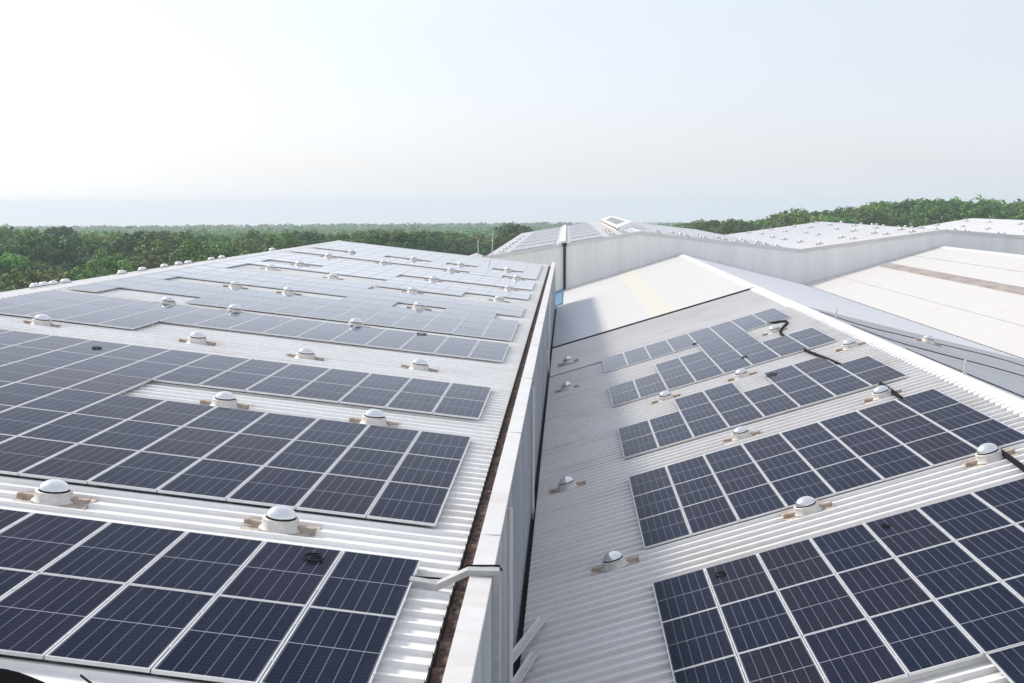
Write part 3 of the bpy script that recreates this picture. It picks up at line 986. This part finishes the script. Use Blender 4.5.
# loose flashing strips leaning in the valley
for (a, b_, w_, lb) in (((-1.0, 20.5, zc(-7.75)), (-0.40, 23.7, zR(-0.4) - 0.02), 0.20, 'longer white metal strip lying loose in the valley beside the wall'),
                        ((-0.82, 20.2, zc(-7.92)), (-0.52, 21.95, zR(-0.52) - 0.04), 0.17, 'shorter white metal strip lying loose in the valley under the longer one')):
    a, b_ = Vector(a), Vector(b_)
    d = (b_ - a).normalized(); s = Vector((d.y, -d.x, 0.28)).normalized(); n_v = s.cross(d)
    mb = MB()
    vs = []
    for P in (a, b_):
        for i, (c, e) in enumerate(((-.5, 0), (.5, 0), (.5, .02), (.46, .02), (.46, .008), (-.46, .008), (-.46, .045), (-.5, .045))):
            vs.append(P - a + s * (c * w_) + n_v * e)
    mb.add(vs, [(i, (i + 1) % 8, 8 + (i + 1) % 8, 8 + i) for i in range(8)] + [tuple(range(7, -1, -1)), tuple(range(8, 16))])
    o = mb.build('flashing_strip', M['coping']); o.location = a
    tag(o, lb, 'metal strip', 'loose strips in the valley')

# small cable knots left on the panels
def knot(x, y, side, r, label):
    rr_ = random.Random(int(x * 100 + y * 10))
    z = (zL(x) if side == 'L' else zR(x))
    pts = []
    for i in range(13):
        a = i * 1.1
        pts.append((r * math.cos(a) * rr_.uniform(.5, 1.1), r * 1.4 * math.sin(a) * rr_.uniform(.5, 1.1), 0.012 + rr_.uniform(0, .015)))
    o = MB().tube(bend(pts), 0.010, 6).build('cable_loop', M['black_rubber'], None, True)
    o.location = (x, y, z); o.rotation_euler = (0, SL if side == 'L' else -SR, 0)
    tag(o, label, 'cable', 'cable loops left on the panels')
knot(-3.25, 15.75, 'L', 0.16, 'thin black cable loop on the nearest left panel block')
knot(-11.75, 30.9, 'L', 0.13, 'dark cable knot on the left end of the third left panel block')
knot(2.9, 23.2, 'R', 0.13, 'black cable loop on the nearest right panel block, near its corner')
knot(6.85, 42.2, 'R', 0.22, 'black cable loop on the third right panel block near the gap')
knot(5.95, 23.3, 'R', 0.10, 'small black cable loop at the top of the nearest right panel block')
knot(5.6, 55.2, 'R', 0.14, 'dark cable knot on the lower edge of the farthest right panel row')
knot(6.7, 47.6, 'R', 0.13, 'dark cable knot in the middle of the fourth right panel block')
knot(-4.9, 42.2, 'L', 0.2, 'dark cable coil on the fourth left panel block beside a skylight')

# black netting at the bottom left, folded on the roof
rngn = random.Random(9)
mb = MB()
nx, ny = 26, 8
for j in range(ny):
    for i in range(nx):
        x = -8.4 + i * 0.155; y = 9.95 + j * 0.19 - max(0, i - 20) * 0.05 + 0.05 * math.sin(i * 0.7)
        mb.v.append((x + 6, y - 11, zL(x) - DROP + RIB + 0.02 + rngn.uniform(0, 0.12) * (0.3 if i in (0, nx - 1) or j in (0, ny - 1) else 1)))
for j in range(ny - 1):
    for i in range(nx - 1):
        mb.f.append((j * nx + i, j * nx + i + 1, (j + 1) * nx + i + 1, (j + 1) * nx + i))
M['net'] = simple('net', (0.007, 0.007, 0.007), 0.95, 0, 0.5, 20)
M['net'].node_tree.nodes['Principled BSDF'].inputs['Specular IOR Level'].default_value = 0.0
o = mb.build('black_netting', M['net'], None, True); o.location = (-6, 11, 0)
tag(o, 'crumpled black netting heaped on the left roof at the bottom left corner', 'netting')
tube_thing('roof_wire', bend([(-4.6, 11.4, zL(-4.6) - 0.06), (-4.3, 11.1, zL(-4.3) - 0.05), (-3.9, 11.15, zL(-3.9) - 0.05), (-3.3, 10.8, zL(-3.3) - 0.05)]), 0.012, M['black_rubber'], 'thin grey wire curving over the roof below the nearest left panels', 'wire')

# lamp posts beyond the left hall
for (u, y, zt, arm, lb) in ((492.3, 112.0, 15.3, 0, 'taller of two slim grey poles standing by the back hall eave'),
                            (478.0, 112.0, 14.6, 0, 'shorter slim grey pole left of the taller one by the back hall')):
    x = ray_x(u, 245, -1) and ((u - 512) / 1262.3 - 0.0435) * y
    t = empty('lamp_post', (x, y, 0)); tag(t, lb, 'lamp post', 'poles beside the back hall')
    MB().tube([(0, 0, 0), (0, 0, zt)], 0.06, 8, 0.035).build('pole', M['pole'], t)
    if arm:
        MB().tube(bend([(0, 0, zt - 0.3), (-0.15, 0, zt + 0.45), (-0.8, 0, zt + 0.25), (-1.1, 0, zt - 0.5)]), 0.05, 6).build('arm', M['pole'], t)
    else:
        MB().lathe([(0.03, 0), (0.07, 0.04), (0.06, 0.12), (0.02, 0.15)], 10, 0, 0, zt).build('cap', M['pole'], t)

# ------------------------------------------------------------------ trees
def leaves(rng, clumps, per, leaf):
    """clumps: array (n,4) centre + radius; returns verts, faces of leaf quads"""
    n = len(clumps)
    idx = np.repeat(np.arange(n), per)
    d = rng.normal(size=(n * per, 3)); d /= np.linalg.norm(d, axis=1)[:, None]
    rad = rng.uniform(0.45, 1.0, n * per) ** 0.6
    c = clumps[idx, :3] + d * (rad * clumps[idx, 3])[:, None] * np.array([1, 1, 0.72])
    nrm = d * 1.1 + rng.normal(size=(n * per, 3)) * 0.38 + np.array([0, 0, 0.5])
    nrm /= np.linalg.norm(nrm, axis=1)[:, None]
    a = rng.normal(size=(n * per, 3))
    t1 = np.cross(nrm, a); t1 /= np.linalg.norm(t1, axis=1)[:, None]
    t2 = np.cross(nrm, t1)
    s = (leaf * rng.uniform(0.6, 1.3, n * per))[:, None]
    bend_ = nrm * s * 0.25
    v = np.stack([c - t1 * s, c - t2 * s * 0.55 + bend_, c + t1 * s, c + t2 * s * 0.55 + bend_], 1).reshape(-1, 3)
    return v
def np_mesh(name, v, m):
    me = bpy.data.meshes.new(name)
    nq = len(v) // 4
    me.vertices.add(len(v)); me.vertices.foreach_set('co', np.ascontiguousarray(v, dtype=np.float32).ravel())
    me.loops.add(len(v)); me.loops.foreach_set('vertex_index', np.arange(len(v), dtype=np.int32))
    me.polygons.add(nq)
    me.polygons.foreach_set('loop_start', np.arange(0, len(v), 4, dtype=np.int32))
    me.update(calc_edges=True)
    me.materials.append(m)
    return me
def broadleaf(seed, h, w, m, per=44, n=170, leaf=0.215, flat=0.75):
    rng = np.random.default_rng(seed)
    root = empty('broadleaf_tree')
    limbs = MB()
    th = h * 0.42
    limbs.tube([(0, 0, 0), (0.1, 0.05, th * 0.5), (0.05, -0.1, th), (0, 0, h * 0.75)], h * 0.025, 7, h * 0.008)
    lob = []
    for i in range(9):
        a = i * 2.399 + rng.uniform(-.4, .4); rr_ = w * 0.5 * rng.uniform(0.35, 0.75)
        c = np.array([rr_ * math.cos(a), rr_ * math.sin(a), h * rng.uniform(0.52, 0.86)])
        lob.append((c, w * rng.uniform(0.17, 0.27)))
        limbs.tube([(0, 0, th * rng.uniform(.7, 1.1)), tuple(c * np.array([.55, .55, .9])), tuple(c)], h * 0.010, 5, h * 0.003)
    lob.append((np.array([0, 0, h * 0.85]), w * 0.22))
    cl = []
    for i in range(n):
        c, r = lob[rng.integers(len(lob))]
        d = rng.normal(size=3); d /= np.linalg.norm(d)
        d[2] = abs(d[2]) if rng.random() < 0.7 else d[2]
        p = c + d * r * rng.uniform(0.55, 1.15) * np.array([1, 1, flat])
        cl.append((*p, w * rng.uniform(0.035, 0.085)))
    v = leaves(rng, np.array(cl), per, leaf)
    limbs.build('trunk', M['bark'], root)
    o = bpy.data.objects.new('crown', np_mesh('crown', v, m)); col.objects.link(o); o.parent = root
    return root
def palm(seed, h):
    rng = random.Random(seed)
    root = empty('palm_tree')
    MB().tube([(0, 0, 0), (0.15, 0, h * .4), (0.35, 0.1, h * .75), (0.4, 0.1, h)], 0.2, 8, 0.13).build('trunk', M['bark'], root)
    mb = MB()
    for i in range(22):
        a = i * 2.399; el = rng.uniform(-0.3, 1.2); L_ = rng.uniform(2.6, 3.6)
        prev = None
        for k in range(9):
            t_ = k / 8
            r_ = L_ * t_ * math.cos(el * (1 - t_ * .5)); z_ = L_ * t_ * math.sin(el) - 1.6 * t_ * t_
            c = Vector((0.4 + r_ * math.cos(a), 0.1 + r_ * math.sin(a), h + z_))
            if prev is not None:
                d = (c - prev).normalized(); s = Vector((-math.sin(a), math.cos(a), 0))
                ln = 0.62 * math.sin(math.pi * min(1, 0.15 + t_ * .8))
                for sg in (-1, 1):
                    for q in (0, .5):
                        b0 = prev.lerp(c, q)
                        tip = b0 + s * sg * ln + d * 0.35 - Vector((0, 0, 0.28))
                        mb.add([b0, b0 + d * 0.07, tip], [(0, 1, 2)])
            prev = c
    mb.build('crown', M['leaf_palm'], root)
    return root
protos = [
    (broadleaf(1, 11.5, 9.5, M['leaf_green']), 'rounded mid green tree'),
    (broadleaf(2, 12.5, 11.0, M['leaf_dark'], n=210), 'broad dark green tree'),
    (broadleaf(3, 10.5, 9.0, M['leaf_olive'], per=34, n=150), 'loose olive green tree'),
    (broadleaf(4, 9.0, 8.0, M['leaf_green'], per=48, n=150, leaf=0.19), 'dense bright green tree'),
    (broadleaf(5, 11.5, 8.0, M['leaf_olive'], n=120, flat=1.0), 'upright olive green tree'),
    (broadleaf(6, 9.5, 7.5, M['leaf_yellow'], per=32, n=120), 'yellow green tree'),
    (palm(7, 10.0), 'palm tree with drooping fronds'),
]
used = [False] * len(protos)
HT = [10.8, 11.8, 9.9, 8.5, 11.4, 9.0, 11.6]
rngt = random.Random(31)
trees = []
def place_tree(x, y, pi, s, label, group):
    if not used[pi]:
        o = protos[pi][0]; used[pi] = True
    else:
        o = copy_tree(protos[pi][0])
    o.location = (x, y, ground_z(x, y) - 0.2)
    if x > 0:
        u, v_, d_ = proj(Vector((x, y, 15)))
        vt = np.interp(u, [660, 690, 712, 740, 765, 785, 797, 815, 840, 900, 950, 1024, 1100], [229, 226, 225, 222, 220, 216, 212, 214, 212, 201, 205, 205, 206])
        s = min(1.6, max(0.45, (18 - (vt - 204) * d_ / 1262.3 - ground_z(x, y)) / HT[pi] * rngt.uniform(0.9, 1.02)))
    if x < 0 and y > 0:
        if y < 140: s = min(s, 1.05)
        s = min(s, (18.0 - 0.0185 * math.hypot(x, y) - ground_z(x, y)) / HT[pi] * rngt.uniform(0.72, 1.02))
    o.rotation_euler = (0, 0, rngt.uniform(0, 6.28))
    o.scale = (s * rngt.uniform(.9, 1.1), s * rngt.uniform(.9, 1.1), s)
    tag(o, label, 'tree', group)
def blocked(x, y):
    if -37.5 < x < -0 and y < 106: return True
    if -22 < x and x < 56 and 105 < y < 233: return True
    if -1 < x < 80 and y < 233: return True
    return False
def try_left(y0, y1, cell, lim):
    out = []
    y = y0
    while y < y1:
        xl, xr = -0.50 * y - 14, -0.03 * y
        x = xl
        while x < xr:
            xx, yy = x + rngt.uniform(-.38, .38) * cell, y + rngt.uniform(-.38, .38) * cell
            if not blocked(xx - 4, yy) and not blocked(xx + 4, yy) and not (xx > -46 and yy < 106): out.append((xx, yy))
            x += cell
        y += cell
    return out
spots = sorted(try_left(98, 345, 9.4, 0), key=lambda q: math.hypot(*q))
wood = lambda lab, u: '%s in the wood %s' % (lab, 'beyond the left end of the ridge' if u < 170 else ('beyond the middle of the left roof' if u < 345 else 'beyond the left gable end'))
left_n = spots[:215]
for x, y in left_n:
    q = rngt.random()
    pi = 0 if q < .26 else 1 if q < .40 else 2 if q < .58 else 3 if q < .74 else 4 if q < .83 else 5 if q < .90 else 6
    u = proj(Vector((x, y, 10)))[0]
    lb = wood(protos[pi][1], u)
    place_tree(x, y, pi, rngt.choice((0.8, 0.95, 1.1, 1.2, 1.35)) * rngt.uniform(.93, 1.07) * (1 if pi != 6 else 1.15), lb, lb.replace(' tree', ' trees', 1))
spots_far = spots[215:]
def try_right():
    out = []
    y = 238
    while y < 420:
        x = 0.06 * y
        while x < 0.42 * y:
            xx, yy = x + rngt.uniform(-3.4, 3.4), y + rngt.uniform(-3.4, 3.4)
            out.append((xx, yy)); x += 9.0
        y += 9.0
    return out
rs = sorted(try_right(), key=lambda q: math.hypot(*q))
right_n = rs[:85]
for x, y in right_n:
    q = rngt.random()
    pi = 0 if q < .35 else 1 if q < .62 else 2 if q < .75 else 3 if q < .93 else 4
    u = proj(Vector((x, y, 14)))[0]
    lb = '%s on the wooded hill %s' % (protos[pi][1], 'behind the back parapet' if u < 830 else 'behind the white right gable roof')
    place_tree(x, y, pi, rngt.uniform(0.75, 1.05), lb, lb.replace(' tree', ' trees', 1))
# the rest of the forest as one mass
rng = np.random.default_rng(77)
def mass(spots_, per_tree, leaf, name, mat, label):
    cl = []
    for (x, y) in spots_:
        z0 = ground_z(x, y); h = rng.uniform(7.5, 12.5); w = rng.uniform(3.2, 5.2)
        for i in range(per_tree):
            a = rng.uniform(0, 6.28); q = rng.uniform(0, 1) ** .5
            zz = z0 + h * (0.35 + 0.6 * rng.uniform(0.3, 1.0) * (1 - 0.45 * q * q))
            cl.append((x + w * q * math.cos(a), y + w * q * math.sin(a), zz, rng.uniform(0.7, 1.4)))
    v = leaves(rng, np.array(cl), 7, leaf)
    o = bpy.data.objects.new(name, np_mesh(name, v, mat)); col.objects.link(o)
    return o
far_spots = list(spots_far) + rs[85:]
for i in range(2600):
    y = 320 + 1100 * rng.uniform() ** 1.5
    x = y * rng.uniform(-0.52, 0.46)
    far_spots.append((x, y))
o = mass(far_spots, 14, 0.75, 'distant_forest', M['leaf_green'], '')
tag(o, 'hazy far forest stretching to the horizon behind the nearer trees', 'forest', None, 'stuff')
vs2 = []
cl = []
for i in range(5200):
    y = 1300 + 3700 * rng.uniform() ** 1.4
    x = y * rng.uniform(-0.55, 0.5)
    z0 = ground_z(x, y)
    for k in range(5):
        cl.append((x + rng.normal() * 7, y + rng.normal() * 7, z0 + rng.uniform(2, 9.5), rng.uniform(2.5, 4)))
me = np_mesh('horizon_forest', leaves(rng, np.array(cl), 4, 3.0), M['leaf_dark'])
o2 = bpy.data.objects.new('horizon_forest', me); col.objects.link(o2)
tag(o2, 'blue hazy strip of woodland on the flat horizon', 'forest', None, 'stuff')

# ------------------------------------------------------------------ air
hz = MB(); hz.box(-5400, 5400, -5400, 5400, -160, 27)
o = hz.build('haze', M['air'])
tag(o, 'pale blue haze hanging over the distant plain', 'haze', None, 'stuff')
